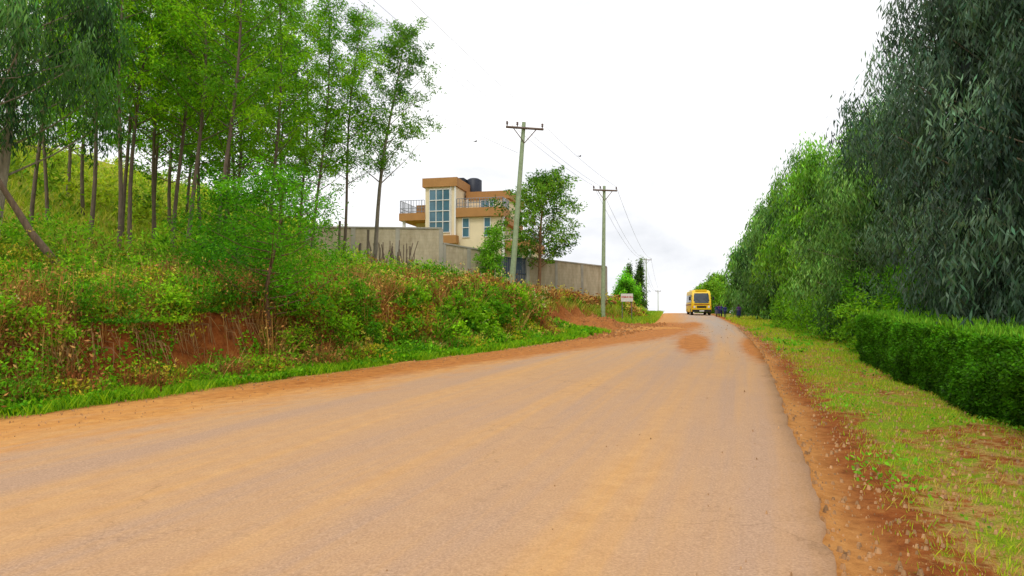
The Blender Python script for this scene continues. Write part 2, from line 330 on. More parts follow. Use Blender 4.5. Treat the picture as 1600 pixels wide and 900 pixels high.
n=12000; w=R.rand(n)*wd; z=R.rand(n)*1.25
P=hp(Lh-.05+.1*R.rand(n)*1.5,w,z); leaves(mb,P,.06,.035,(.2,.8,.1),1,(.06,.17,.02),.3,0)
n=2600; u=R.rand(n)*Lh; P=hp(u,hfront(u,u*0+1.2)+R.rand(n)*1.1,htop(u,u*0)); leaves(mb,P,.12,.02,(0,0,1.2),.5,(.16,.36,.04),.25,0)
mb.build('hedge',[LEAF])
# ---- left slender trees
TR=[(-12.9,22,12.5,.33,1.7,(.5,0)),(-15.0,26.5,13,.3,1.9,(-.2,0)),(-13.4,24,13,.33,1.8,(.5,0)),(-14.2,27,12,.28,1.8,(.3,0)),
    (-15.6,30,13,.25,2.0,(-.4,0)),(-12.3,25,13,.3,1.8,(.3,0)),(-10.8,23,12.5,.33,1.8,(.3,0)),(-13.1,28.5,13,.28,1.9,(.2,0)),(-9.5,22.2,12.5,.34,1.8,(.5,.2)),
    (-12.3,30,12.5,.25,2.0,(.3,0)),(-10.2,33,13,.2,1.9,(.1,0)),(-8.7,30,12,.28,1.5,(.6,0)),(-7.9,31,12,.33,1.45,(1.0,0)),
    (-17.5,25,13,.25,2.0,(.3,0)),(-20,29,13,.2,2.2,(0,0)),(-11.8,34,13.5,.2,2.0,(.2,0)),(-9.3,26.5,12.5,.3,1.7,(.1,0)),(-16.5,21.5,12,.35,1.8,(.2,0)),
    (-14.5,23.2,13,.35,1.7,(.2,0)),(-11.6,27.2,13,.25,1.9,(.2,0))]
for (x,y,Ht,cs,sp_,le) in TR:
    slender_tree('silk_oak_tree',x,y,Ht*1.05,cs*1.05,sp_*(.95 if x>-9 else 1.05),44,62,.15,.045,lean=le,trunk=.078,rc0=.38,c1=(.055,.18,.010),c2=(.24,.46,.016))
for (x,y,Ht) in [(-18,36,13),(-15.2,37,13.5),(-22,35,13),(-25,38,13),(-19.5,41,13.5),(-12.8,38,13)]:
    slender_tree('silk_oak_tree',x,y,Ht,.22,2.3,38,46,.25,.09,(.045,.15,.012),(.16,.36,.02),trunk=.10,rc0=.55)
slender_tree('silk_oak_tree',-6.85,33,12.6,.38,2.1,48,74,.17,.05,(.045,.14,.02),(.16,.32,.03),lean=(1.5,0),trunk=.12,barkc=(.32,.27,.21),up=.9)
full_tree('eucalyptus_tree',-11.0,14.0,10.4,2.4,.40,50,480,.21,.034,(.02,.06,.02),(.09,.20,.045),1.3,.13,.9,(-.3,0),0,(.36,.30,.22),False,EUC)
full_tree('eucalyptus_tree',-12.6,16.5,11.2,2.2,.33,44,380,.22,.036,(.02,.075,.018),(.09,.22,.035),1.2,.14,.9,(.7,0),0,(.40,.33,.25),False,EUC)
mb=MB(); g0=h(-9.9,15.2); mb.tube([(-9.7,15.2,g0-.1),(-10.6,15.0,g0+1.1),(-11.2,14.6,g0+2.4)],[.09,.08,.05],8,0,(.25,.17,.11)); mb.build('fallen_tree_trunk',[BARK])
slender_tree('garden_tree',1.75,50,9.2,.27,3.1,54,62,.24,.085,(.045,.13,.02),(.16,.30,.04),lean=(.8,0),trunk=.16,rc0=.7,up=.75,barkc=(.36,.19,.10),low=.7)
slender_tree('garden_tree',-1.6,46.5,4.6,.15,.9,26,45,.2,.07,(.09,.24,.02),(.2,.4,.04),lean=(.3,0),trunk=.06,rc0=.5)
slender_tree('acacia_shrub',-5.65,16.2,3.9,.12,1.7,44,72,.10,.03,(.028,.14,.006),(.13,.38,.015),lean=(-.1,.2),trunk=.06,rc0=.42,up=.35,barkc=(.22,.13,.08))
slender_tree('acacia_shrub',-7.2,17.5,2.9,.12,1.4,30,70,.11,.035,(.04,.16,.008),(.14,.38,.018),trunk=.05,rc0=.45,up=.4)
for (x,y,Ht,Rm,sh) in [(21.0,112,7.4,1.2,1),(20.0,116,6.2,1.1,1)]:
    full_tree('cypress_tree',x,y,Ht+1.2,Rm,.05,45,90,.4,.12,(.03,.07,.025),(.08,.15,.04),.3,.12,.8,(0,0),sh)
full_tree('garden_tree',14.0,84,4.0,1.5,.1,35,110,.3,.12,(.08,.25,.015),(.15,.42,.03),.2,.1,.9)
full_tree('garden_tree',16.7,96,3.8,1.3,.1,30,90,.3,.12,(.08,.22,.015),(.15,.36,.03),.2,.1,.9)
def mass(name,items,L,W,c1,c2,npr=120,near=None):
    mb=MB()
    for (x,y,zc,r,rz) in items:
        g=h(x,y); s=1 if near is None else max(1,y/near)
        n=int(npr*r*r*4/s**1.3); k=max(8,n//25); sub=blob((x,y,g+zc),(r,r,rz),k,.6); P=sub[R.randint(0,k,n)]+R.randn(n,3)*.12*r
        P[:,2]=np.maximum(P[:,2],g)
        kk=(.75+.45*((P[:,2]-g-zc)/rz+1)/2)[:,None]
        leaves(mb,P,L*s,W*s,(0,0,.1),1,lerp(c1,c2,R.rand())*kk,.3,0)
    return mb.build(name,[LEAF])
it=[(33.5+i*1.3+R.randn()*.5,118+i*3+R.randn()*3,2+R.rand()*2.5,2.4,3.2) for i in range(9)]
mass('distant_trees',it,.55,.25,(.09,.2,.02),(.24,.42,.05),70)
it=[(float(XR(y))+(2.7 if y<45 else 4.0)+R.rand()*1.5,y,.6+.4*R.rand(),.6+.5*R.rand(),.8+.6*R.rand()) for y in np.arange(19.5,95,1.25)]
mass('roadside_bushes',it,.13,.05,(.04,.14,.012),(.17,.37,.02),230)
it=[(float(XR(y))+4.2+R.rand(),y,1.4+R.rand()*1.3,1.0,1.2) for y in (19.5,21,22.5,24,26.5,29)]
mass('leafy_shrub',it,.14,.045,(.07,.22,.015),(.15,.38,.03),360)
it=[]
for i in range(150):
    y=30+R.rand()*50; x=float(XL(y))-17-R.rand()*45
    if x>-19+ (y-30)*.05 and y>38: continue
    it.append((x,y,.5,1.0+R.rand()*.9,1.0+.9*R.rand()))
mass('hillside_scrub',it,.3,.11,(.10,.2,.02),(.36,.42,.05),60)
it=[(float(XL(y))-TS(y)-3.5-R.rand()*9,y,.4,.7+.5*R.rand(),.6+.5*R.rand()) for y in R.rand(80)*32+14]
mass('undergrowth',it,.14,.05,(.07,.20,.012),(.22,.40,.03),220)
it=[]
for i in range(225):
    y=7.5+R.rand()**1.3*26; q=R.rand(); tlv=float(TS(y))+.15+q*4.0
    if 11.6<y<15.4 and tlv<TS(y)+.85: continue
    r=.32+.38*R.rand(); it.append((float(XL(y))-tlv,y,.18,r,r*.9))
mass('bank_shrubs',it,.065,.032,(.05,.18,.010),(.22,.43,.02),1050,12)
# ---- weeds, dry stalks & grass on bank
mbg=MB(); mbd=MB()
def weed(x,y,hh,w,n,L,c):
    g=h(x,y); az=R.rand(n)*6.28; rr=w*R.rand(n)**.6; z=hh*R.rand(n)**.8
    rr=rr*(.5+.7*np.sin(np.clip(z/hh,0,1)*2.6+.3))
    P=np.stack([x+np.cos(az)*rr,y+np.sin(az)*rr,z],-1); P[:,2]+=H(P[:,0],P[:,1])*.5+g*.5
    leaves(mbg,P,L,L*.42,(0,0,.25),1,c,.3,0)
def stalks(x,y,hh,w,n,c,mbx=None,wd=.012):
    mbx=mbx or mbd
    az=R.rand(n)*6.28; r0=w*.5*R.rand(n); bx=x+np.cos(az)*r0; by=y+np.sin(az)*r0; bz=H(bx,by)
    l=hh*(.6+.7*R.rand(n)); tilt=.1+.75*R.rand(n)**1.5
    d=np.stack([np.cos(az)*tilt,np.sin(az)*tilt,np.ones(n)],-1)*l[:,None]
    s=np.stack([-np.sin(az+1.2*R.rand(n)),np.cos(az),az*0],-1)*(wd*(.6+.8*R.rand(n)))[:,None]
    B=np.stack([bx,by,bz],-1); Mi=B+d*.55; Tp=B+d; Tp[:,2]-=l*.25*tilt
    col=(np.asarray(c)*(1+.3*R.randn(n,1)).clip(.4,1.8)).clip(.01,.7)
    mbx.quads(np.stack([B-s*.6,B+s*.6,Mi+s*.5,Mi-s*.5],1),0,col); mbx.quads(np.stack([Mi-s*.5,Mi+s*.5,Tp+s*.15,Tp-s*.15],1),0,col)
    return Tp
nb_=2400
Ys=6+R.rand(nb_)**1.25*62; 
for y in Ys:
    ts=float(TS(y)); u=R.rand()
    tlv=ts-.45+ (u**1.4)*9; x=float(XL(y))-tlv
    cut=(11.6<y<15.4) and ts-.3<tlv<ts+.8
    if cut and R.rand()<.85: continue
    if 33<y<50 and tlv<5.2: continue
    if 50<=y<60 and tlv<4.6 : continue
    k=wob(np.array(x),np.array(y),.7,20)+R.randn()*.4
    dist=max(y,8); L=.075*max(1,dist/15)
    sz=(.28+.42*R.rand())*(.65 if tlv<ts+.2 else 1.0)
    if k>-.33:
        c=lerp((.05,.18,.010),(.20,.42,.02),R.rand()) if R.rand()<.72 else lerp((.30,.30,.03),(.46,.40,.05),R.rand())
        weed(x,y,sz*1.1,.3+.3*R.rand(),int(230*min(1,(15/dist)**.9)+60),L,c)
        if R.rand()<.4: stalks(x,y,sz*1.5,.5,24,lerp((.30,.15,.05),(.54,.36,.12),R.rand()),wd=.009*max(1,dist/14))
    else:
        c=lerp((.26,.09,.03),(.52,.31,.10),R.rand())
        tp=stalks(x,y,sz*1.4,.5,int(60*min(1,(18/dist))+20),c,wd=.009*max(1,dist/13))
        leaves(mbd,tp[R.randint(0,len(tp),90)]+R.randn(90,3)*.15-np.array([0,0,.2]),L*1.0,L*.5,(0,0,-.4),1,c*.9,.35,0)
    if R.rand()<.10:
        tp=stalks(x,y,sz*1.7,.4,6,(.2,.24,.05),wd=.009*max(1,dist/14))
        fc=(.60,.50,.16) if R.rand()<.75 else (.52,.48,.42)
        P=np.repeat(tp,9,0)+R.randn(len(tp)*9,3)*.03*max(1,dist/18); leaves(mbg,P,.035*max(1,dist/14),.025*max(1,dist/14),(0,0,.3),1,fc,.2,0)
for y in np.arange(7,33,.22):
    if R.rand()<.15: continue
    tlv=float(TS(y))+.7+.5*R.rand(); x=float(XL(y))-tlv
    stalks(x,y+R.randn()*.1,.5,.5,24,lerp((.20,.07,.025),(.46,.27,.09),R.rand()),wd=.009)
for i in range(260):
    y=9+R.rand()*11; tlv=float(TS(y))+.6+.4*R.rand(); x=float(XL(y))-tlv; z=h(x,y); l=.25+.6*R.rand()
    a0=np.array([x,y,z+.02]); mbd.tube([a0,a0+[.18,-.05,-.02],a0+[.32+R.randn()*.06,R.randn()*.12-.08,-l]],[.008,.007,.003],4,0,lerp((.24,.12,.06),(.42,.28,.12),R.rand()))
n=75000; y=7+(R.rand(n)**1.5)*28; ts=TS(y); t=.42+R.rand(n)*(ts-.1)+.12*wob(y*0,y,2,21); x=XL(y)-t
keep=(R.rand(n)<ss(.4,1.1,t+.3*wob(x,y,1.6,8)))&(wob(x,y,2.2,22)>-.5)
x,y=x[keep],y[keep]; n=len(x); sc_=np.maximum(1,y/13)
def blades(mbx,x,y,hh,w,c):
    n=len(x); B=np.stack([x,y,H(x,y)-.01],-1); az=R.rand(n)*6.28; ti=.2+.7*R.rand(n)
    T=B+np.stack([np.cos(az)*ti,np.sin(az)*ti,np.ones(n)],-1)*hh[:,None]; Mi=(B+T)/2; Mi[:,2]+=hh*.12
    s=np.stack([-np.sin(az),np.cos(az),az*0],-1)*w[:,None]*.5
    mbx.quads(np.stack([B-s,B+s,Mi+s*.8,T],1),0,c)
cg=lerp((.08,.24,.010),(.30,.48,.02),R.rand(n,1))
blades(mbg,x,y,(.05+.15*R.rand(n))*(.7+.3*sc_)*(1+.5*wob(x,y,1.9,24)).clip(.4,1.6),.013*sc_,cg)
n=40000; y=7+(R.rand(n)**1.4)*27; t=.7+R.rand(n)*(TS(y)+.1); x=XL(y)-t; kk=wob(x,y,2.0,23)>-.15
x,y=x[kk],y[kk]; P=np.stack([x,y,H(x,y)+.03+.42*R.rand(len(x))*np.clip(wob(x,y,2.0,23),.2,1)],-1)
leaves(mbg,P,.075*np.maximum(1,y/14),.05*np.maximum(1,y/14),(0,0,.3),1,lerp((.07,.24,.012),(.22,.46,.02),R.rand(len(x),1)),.28,0)
n=20000; y=48+R.rand(n)*52; x=XL(y)-.3-R.rand(n)*9; blades(mbg,x,y,.2+.3*R.rand(n),.06+0*x,lerp((.10,.26,.02),(.34,.42,.05),R.rand(n,1)))
n=30000; y=26+R.rand(n)*30; t=TS(y)+.6+R.rand(n)*14; x=XL(y)-t; blades(mbg,x,y,.25+.3*R.rand(n),.04+0*x,lerp((.12,.24,.02),(.42,.36,.10),R.rand(n,1)))
n=30000; y=20+R.rand(n)*50; t=14+R.rand(n)*40; x=XL(y)-t; blades(mbg,x,y,.3+.4*R.rand(n),.06+0*x,lerp((.14,.26,.02),(.44,.42,.10),R.rand(n,1)))
n=125000; y=3+(R.rand(n)**1.9)*62; t=.3+R.rand(n)*3.4; x=XR(y)+t
k=wob(x,y,1.7,8)*.5+wob(x,y,4.2,25)*.5
keep=(R.rand(n)<ss(.3,1.3,t))&(k+.35*R.randn(n)>(-.04+.22*(y<9)))&(t<4.0)
x,y,t=x[keep],y[keep],t[keep]; n=len(x); sc_=np.maximum(1,y/9)
dryf=(R.rand(n,1)<.34)
cg=np.where(dryf,lerp((.38,.26,.08),(.50,.38,.14),R.rand(n,1)),lerp((.15,.30,.012),(.40,.50,.03),R.rand(n,1)))
blades(mbg,x,y,(.02+.065*R.rand(n))*(.75+.25*sc_),.008*sc_,cg)
n=9000; y=3.2+(R.rand(n)**1.5)*40; x=XR(y)+.45+R.rand(n)*3; kk=wob(x,y,1.4,27)>.38; x,y=x[kk],y[kk]
P=np.stack([x,y,H(x,y)+.02+.07*R.rand(len(x))],-1); leaves(mbg,P,.05*np.maximum(1,y/10),.03*np.maximum(1,y/10),(0,0,.5),1,(.15,.38,.03),.25,0)
mbg.build('grass_and_weeds',[LEAF]); mbd.build('dry_bracken',[DRY])
# stones & litter clods
mb=MB(); n=9000; y=3+(R.rand(n)**2)*42; side=R.rand(n)
x=np.where(side<.66,XR(y)+.02+R.rand(n)**1.2*3.2,np.where(side<.92,XL(y)-.75+R.rand(n)**1.3*2.6,XL(y)+R.rand(n)*(XR(y)-XL(y))))
onroad=(x>XL(y)+.1)&(x<XR(y)-.02)
r=np.where(onroad,.006,.011)*(.5+1.9*R.rand(n)**2.5)*np.maximum(1,y/14)
z=np.where(onroad,ZR(y)+.022,H(x,y)+.004)
tt=np.array([[1,0,0],[0,1,0],[-1,0,0],[0,-1,0]],float)
kc=(.7+.6*R.rand(n,1)); scol=np.array([[.55,.32,.15]])*kc
for q in range(4):
    a=tt[q]; b2=tt[(q+1)%4]; c0=np.stack([x,y,z],-1); j=.7+.6*R.rand(n,1)
    mb.quads(np.stack([c0+a*r[:,None]-[0,0,.015],c0+b2*r[:,None]-[0,0,.015],c0+b2*r[:,None]*.5+np.array([0,0,1])*r[:,None]*j,c0+a*r[:,None]*.5+np.array([0,0,1])*r[:,None]*j],1),0,scol)
c0=np.stack([x,y,z],-1); mb.quads(np.stack([c0+tt[q]*r[:,None]*.5+np.array([0,0,.9])*r[:,None] for q in range(4)],1),0,scol*1.1)
STONE=barkmat('stone'); mb.build('gravel',[STONE])
mb=MB(); n=1500; y=28+R.rand(n)*20; x=XL(y)+1.0-R.rand(n)*5.4; r=.03+.10*R.rand(n)**2.5; c0=np.stack([x,y,H(x,y)],-1)
for q in range(4):
    a=tt[q];b2=tt[(q+1)%4]; mb.quads(np.stack([c0+a*r[:,None]-[0,0,.02],c0+b2*r[:,None]-[0,0,.02],c0+b2*r[:,None]*.4+np.array([0,0,1])*r[:,None],c0+a*r[:,None]*.4+np.array([0,0,1])*r[:,None]],1),0,(.50,.22,.07))
mb.build('soil_clods',[STONE])
# ------------------------------------------------------------------ house
cream=simple('cream_render',(.78,.66,.44),.85,.10,.6); brown=simple('ochre_trim',(.42,.21,.07),.8,.15,.8)
white=simple('white_paint',(.78,.76,.72),.6,.08,2); glass=simple('tinted_glass',(.06,.16,.22),.08,.35,.5,0,.8); darkm=simple('dark_plastic',(.02,.025,.04),.5,.2)
rail=simple('rail_metal',(.25,.27,.30),.4,.1,3,.6); concrete=simple('concrete',(.44,.40,.33),.9,.25,.9,0,.2,.3)
HS=empty('modern_house',(-5.65,68,5.15),-math.radians(13))
w=MB(); w.box((-3.2,0,-2),(0,5,9.2)); w.box((.003,3,-2),(4.6,10,8.3)); w.box((.004,.3,-2),(4.6,2.998,6.1)); w.box((-5.0,2.2,-2),(-3.203,8,5.9))
w.box((4.604,2,-2),(7.2,8,2.9)); w.build('walls',[cream],HS)
w=MB(); w.box((-3.45,-.25,9.2),(.22,5.2,10.1)); w.box((.225,2.8,8.3),(4.9,10.2,9.1)); w.box((.01,-.05,6.1),(4.95,2.795,7.0)); w.box((-6.0,-.1,5.9),(-3.205,5,6.65)); w.box((-4.3,.4,6.655),(-3.21,4.2,7.5))
w.box((4.7,.9,2.9),(7.6,8.2,3.75)); w.box((-1.2,-.9,3.4),(.35,-.003,4.2)); w.box((4.61,1.2,5.4),(5.2,8,6.05)); w.build('ochre_bands',[brown],HS)
w=MB(); g=MB()
def win(x0,x1,z0,z1,y,nx,nz):
    g.box((x0,y-.03,z0),(x1,y-.004,z1)); f=.07
    for i in range(nx+1):
        xx=x0+(x1-x0)*i/nx; w.box((xx-f/2,y-.09,z0),(xx+f/2,y-.032,z1))
    for j in range(nz+1):
        zz=z0+(z1-z0)*j/nz; w.box((x0-f/2,y-.10,zz-f/2),(x1+f/2,y-.033,zz+f/2))
win(-2.75,-.6,4.6,8.95,0,3,4); win(.65,1.35,4.1,6.0,.3,1,2); win(2.9,3.55,4.1,6.0,.3,1,2); win(1.8,3.2,7.05,8.2,3,3,1); win(5.2,6.4,.8,2.3,2,2,2); win(.7,1.4,1.0,2.6,.3,1,2)
g.build('window_glass',[glass],HS); w.build('window_frames',[white],HS)
w=MB(); w.box((-.5,-.12,0),(-.42,-.005,9.19)); w.box((-.1,-.12,0),(.05,-.005,9.19)); w.tube([(-5.6,.3,-1),(-5.6,.3,5.9)],.16,10); w.tube([(4.75,.6,-1),(4.75,.6,6.1)],.17,10); w.tube([(7.3,1.2,-1),(7.3,1.2,2.9)],.15,10)
w.box((.3,2.72,7.0),(.5,2.94,8.3)); w.box((4.3,2.72,7.0),(4.5,2.94,8.3)); w.build('columns',[white],HS)
w=MB()
def railing(p,q,z,hh=.95,step=.28):
    p=np.array(p);q=np.array(q);n=max(2,int(np.linalg.norm(q-p)/step))
    for i in range(n+1):
        c=p+(q-p)*i/n; w.tube([(c[0],c[1],z),(c[0],c[1],z+hh)],.025 if i%4 else .045,5)
    for zz in (.15,.5,hh): w.tube([(p[0],p[1],z+zz),(q[0],q[1],z+zz)],.03,5)
railing((-5.9,0),(-3.3,0),6.65,1.3); railing((-5.9,0),(-5.9,4.8),6.65,1.3); railing((.1,.05),(4.85,.05),7.0); railing((4.85,.05),(4.85,2.7),7.0); railing((4.8,1),(7.5,1),3.75); railing((7.5,1),(7.5,8),3.75)
w.build('balcony_railings',[rail],HS)
w=MB(); w.tube([(.4,5.2,9.1),(.4,5.2,10.75),(.4,5.2,10.95)],[.85,.85,.5],18); w.build('water_tank',[darkm],HS)
w=MB(); w.box((-1.2,3.4,9.5),(-.2,4.9,10.75)); w.build('roof_hatch',[darkm],HS)
def wallseg(mb,a,b,za,zb,th=.2,cop=True):
    a=np.array(a,float);b=np.array(b,float); d=(b-a)/np.linalg.norm(b-a); nn=np.array([-d[1],d[0]])*th/2; L=np.linalg.norm(b-a)
    def pr(p0,p1,z00,z01,z10,z11,k,m):
        nk=nn*k; V=[(*(p0-nk),z00),(*(p1-nk),z10),(*(p1+nk),z10),(*(p0+nk),z00),(*(p0-nk),z01),(*(p1-nk),z11),(*(p1+nk),z11),(*(p0+nk),z01)]
        mb.add(V,[(3,2,1,0),(4,5,6,7),(0,1,5,4),(1,2,6,5),(2,3,7,6),(3,0,4,7)],m)
    pr(a,b,za-4,za,zb-4,zb,1,0)
    if cop: pr(a-d*.05,b+d*.05,za+.003,za+.1,zb+.003,zb+.1,1.5,1)
    n=int(L/3.1)+1
    for i in range(n+1):
        c=a+(b-a)*i/n; zz=za+(zb-za)*i/n; p0=c-d*.14;p1=c+d*.14; pr(p0,p1,zz-4,zz-.003,zz-4,zz-.003,1.35,2)
m,nt,b=mat('block_wall'); o=N(nt,'ShaderNodeNewGeometry').outputs['Position']
sx=N(nt,'ShaderNodeSeparateXYZ'); nt.links.new(o,sx.inputs[0]); cb=N(nt,'ShaderNodeCombineXYZ'); nt.links.new(math_(nt,'ADD',sx.outputs[0],math_(nt,'MULTIPLY',sx.outputs[1],.3)),cb.inputs[0]); nt.links.new(sx.outputs[2],cb.inputs[1])
bk=N(nt,'ShaderNodeTexBrick'); nt.links.new(cb.outputs[0],bk.inputs['Vector']); bk.inputs['Scale'].default_value=1; bk.inputs['Brick Width'].default_value=.45; bk.inputs['Row Height'].default_value=.22; bk.inputs['Mortar Size'].default_value=.010
bk.inputs['Color1'].default_value=(.52,.46,.36,1);bk.inputs['Color2'].default_value=(.56,.49,.38,1);bk.inputs['Mortar'].default_value=(.48,.42,.33,1)
st=noise(nt,scaled(nt,o,(1.6,1.6,.6)),1,7,.7)
c=mix(nt,1.0,bk.outputs['Color'],ramp(nt,st,[(.3,(.66,.58,.46)),(.65,(1.15,1.1,1.0))]),'MULTIPLY'); nt.links.new(c,b.inputs['Base Color']); b.inputs['Roughness'].default_value=.9
mb=MB(); wallseg(mb,(-13.2,44),(-4.75,45.5),7.15,7.25); wallseg(mb,(-4.6,45.6),(-1.4,47.5),6.25,5.85); wallseg(mb,(1.1,50),(7.7,56.5),5.65,5.45); wallseg(mb,(7.75,56.6),(5.5,75),5.4,5.4)
wallseg(mb,(-13.3,44.1),(-14.5,80),7.1,7.6)
mb.build('compound_wall',[m,concrete,concrete])
gatem=simple('gate_paint',(.06,.085,.13),.5,.2,2,.3)
mb=MB()
for k,(a0,b0) in enumerate((((-1.1,48.0),(-.05,49.0)),((.0,49.05),(1.0,49.9)))):
    a0=np.array(a0);b0=np.array(b0);z0=3.2
    n=8
    for i in range(n):
        p0=a0+(b0-a0)*i/n; p1=a0+(b0-a0)*(i+.94)/n
        mb.quads([[(*p0,z0),(*p1,z0),(*p1,5.6),(*p0,5.6)]]); 
    for zz in (3.5,4.5,5.6): mb.tube([(*a0,zz),(*b0,zz)],.05,6)
mb.build('gate',[gatem])
mb=MB()
for (x,y,t) in [(-9.7,38,3.0),(-8.0,37.5,2.7),(-7.55,33.5,1.8)]:
    g=h(x,y); mb.tube([(x,y,g-.2),(x+.08,y,g+t)],.07,7,0,(.26,.20,.15))
for i in range(46):
    x=-6.9+R.rand()*1.9; y=34.5+R.randn()*.35; g=h(x,y); l=1.4+R.rand()*.9
    mb.tube([(x,y,g-.2),(x+R.randn()*.28,y+R.randn()*.1,g+l)],.022,5,0,(.30,.22,.16))
for i in range(30):
    x=-5.5+R.rand()*5.5; y=36+R.randn()*.3; g=h(x,y); l=.9+R.rand()*.7
    mb.tube([(x,y,g-.2),(x+R.randn()*.15,y,g+l)],.022,5,0,(.32,.25,.18))
mb.build('stick_fence',[BARK])
# ------------------------------------------------------------------ poles
polem=simple('treated_pole',(.36,.45,.27),.85,.25,5); ins=simple('insulator',(.12,.07,.05),.3,.1); arm_m=simple('crossarm_timber',(.20,.15,.12),.8,.2,4)
wirem=simple('wire',(.09,.09,.09),.5,.1)
HD={}
def pole(key,x,y,ztop,lean,al,ang,r=.14):
    g=h(x,y)-.3; e=empty('utility_pole',(x,y,g)); Hh=ztop-g
    w=MB(); T=np.linspace(0,1,6); w.tube([(lean*t,0,Hh*t) for t in T],r*(1-.38*T),16,0); w.build('shaft',[polem],e)
    w=MB(); ca,sa=math.cos(ang),math.sin(ang); za=Hh-.35
    d=np.array([ca,sa,0]); c=np.array([lean,0,za]); pn=np.array([-sa,ca,0])
    lo=c-d*al/2+pn*-.17; hi=c+d*al/2+pn*-.17
    w.tube([lo,hi],.065,4,0)
    w.tube([c-d*al*.32+pn*-.17,c+np.array([0,0,-.75])-pn*.1],.025,4,0); w.tube([c+d*al*.32+pn*-.17,c+np.array([0,0,-.75])-pn*.1],.025,4,0)
    w.build('crossarm',[arm_m],e)
    w=MB(); tops=[]
    for q in (-.47,-.2,.47):
        b0=c+d*al*q-pn*.17; w.tube([b0+[0,0,.05],b0+[0,0,.12],b0+[0,0,.16],b0+[0,0,.2],b0+[0,0,.26],b0+[0,0,.30]],[.02,.03,.07,.04,.065,.03],8,0); tops.append(b0+np.array([x,y,g+.30]))
    w.build('insulators',[ins],e); HD[key]=tops
pole('a',-.1,35,11.5,.72,2.0,.25,.16); pole('b',6.65,50,11.0,.15,1.85,.2,.17); pole('c',25.6,130,12.2,.0,2.0,.2); pole('d',46,215,9.0,0,2.0,.2); pole('z',-18.5,-20,14.0,0,2.0,.3)
w=MB()
def wire(p,q,sag,r=.009):
    T=np.linspace(0,1,26)[:,None]; P=p*(1-T)+q*T; P[:,2]-=(sag*4*T*(1-T))[:,0]; w.tube(P,r,4)
for a,b_,s,r in (('z','a',.7,.0065),('a','b',.2,.009),('b','c',1.3,.012),('c','d',2,.016)):
    for i in range(3): wire(HD[a][i],HD[b_][i],s,r)
wire(np.array([0.3,35,9.9]),np.array([-24.,6,16.0]),.5,.007)
w.build('overhead_wires',[wirem])
# ------------------------------------------------------------------ sign
sx_,sy_=8.75,52.0
e=empty('roadside_sign',(sx_,sy_,h(sx_,sy_)-.2)); zc=2.82-e.location.z
w=MB(); w.tube([(-.36,0,0),(-.36,0,zc+.28)],.03,6); w.tube([(.36,0,0),(.36,0,zc+.28)],.03,6); w.build('posts',[rail],e)
w=MB(); w.box((-.46,-.06,zc-.30),(.46,-.036,zc+.30)); w.build('board',[white],e)
red=simple('red_paint',(.6,.03,.03),.5,.1)
def text(s,size,loc,par,m,rx=math.pi/2,rz=0,name='lettering'):
    c=bpy.data.curves.new(name,'FONT'); c.body=s; c.size=size; c.align_x='CENTER'; c.align_y='CENTER'; c.extrude=.003; c.offset=.008*size/.3
    o=bpy.data.objects.new(name,c); sc.collection.objects.link(o); o.parent=par; o.location=loc; o.rotation_euler=(rx,0,rz); c.materials.append(m); return o
text('WIMLE HILL',.17,(0,-.068,zc+.04),e,red)
# ------------------------------------------------------------------ bus
yel=simple('yellow_bus_paint',(.86,.56,.01),.35,.06,1,0,.5); blk=simple('black_trim',(.02,.02,.02),.5,.1); tyre=simple('tyre_rubber',(.03,.028,.025),.9,.2)
bgl=simple('bus_glass',(.035,.05,.06),.08,.3,1,0,.8); lamp=simple('headlamp_lens',(.75,.75,.72),.15,.05,3,0,.8); orr=simple('indicator_lens',(.7,.2,.02),.3,.05); maroon=simple('maroon_stripe',(.25,.03,.02),.4,.05)
bx,by=20.55,74; B=empty('yellow_minibus',(bx,by,float(ZR(by))+.035),-math.radians(9.0))
w=MB()
secs=[(-.02,.45,1.30,.92,.96),(-.0,.42,1.42,1.0,.97),(.06,.36,1.55,1.04,.97),(.26,.35,2.38,1.06,.93),(.45,.35,2.66,1.07,.90),(1.2,.35,2.74,1.07,.90),(6.2,.35,2.74,1.07,.90),(6.6,.40,2.62,1.05,.9),(6.7,.5,2.4,1.0,.88)]
rings=[]
for (yy,z0,z1,hw,tw) in secs:
    r=.14; pts=[]
    for (cx,cz,a0) in ((hw-r,z0+r,-90),(hw*tw-r,z1-r,0),(-hw*tw+r,z1-r,90),(-hw+r,z0+r,180)):
        for k in range(5):
            a=math.radians(a0+k*22.5); pts.append((cx+r*math.cos(a),yy,cz+r*math.sin(a)))
    rings.append(pts)
G=np.array(rings); w.grid(G,0,close=True)
for g_ in (G[0],G[-1]):
    n=len(g_); w.quads(np.array([[g_[0],g_[i],g_[i+1],g_[i+2]] for i in range(1,n-2,2)]),0)
w.build('body',[yel],B)
w=MB()
def fr(z): return np.interp(z,[1.3,1.42,1.55,2.38,2.66],[-.02,.0,.06,.26,.45])
zz=np.linspace(1.32,2.40,6); xx=np.linspace(-.97,.97,9)
Gw=np.array([[(x*(1-.07*(z-1.4)),fr(z)-.03+.05*abs(x/.97)**4,z) for x in xx] for z in zz]); w.grid(Gw)
for sgn in (-1,1):
    for i in range(5):
        y0=.75+i*1.12; y1=y0+1.02; 
        def sxz(z): return sgn*(1.07-(.107)*(z-.5)/2.1+.012)
        w.quads([[(sxz(1.45),y0,1.45),(sxz(1.45),y1,1.45),(sxz(2.25),y1,2.25),(sxz(2.25),y0+(.12 if i==0 else 0),2.25)]])
w.box((-.8,6.70,1.5),(.8,6.725,2.2)); w.build('windows',[bgl],B)
w=MB(); w.box((-1.0,-.10,.36),(1.0,.05,.62)); w.box((-.5,-.045,.80),(.5,-.023,1.02))
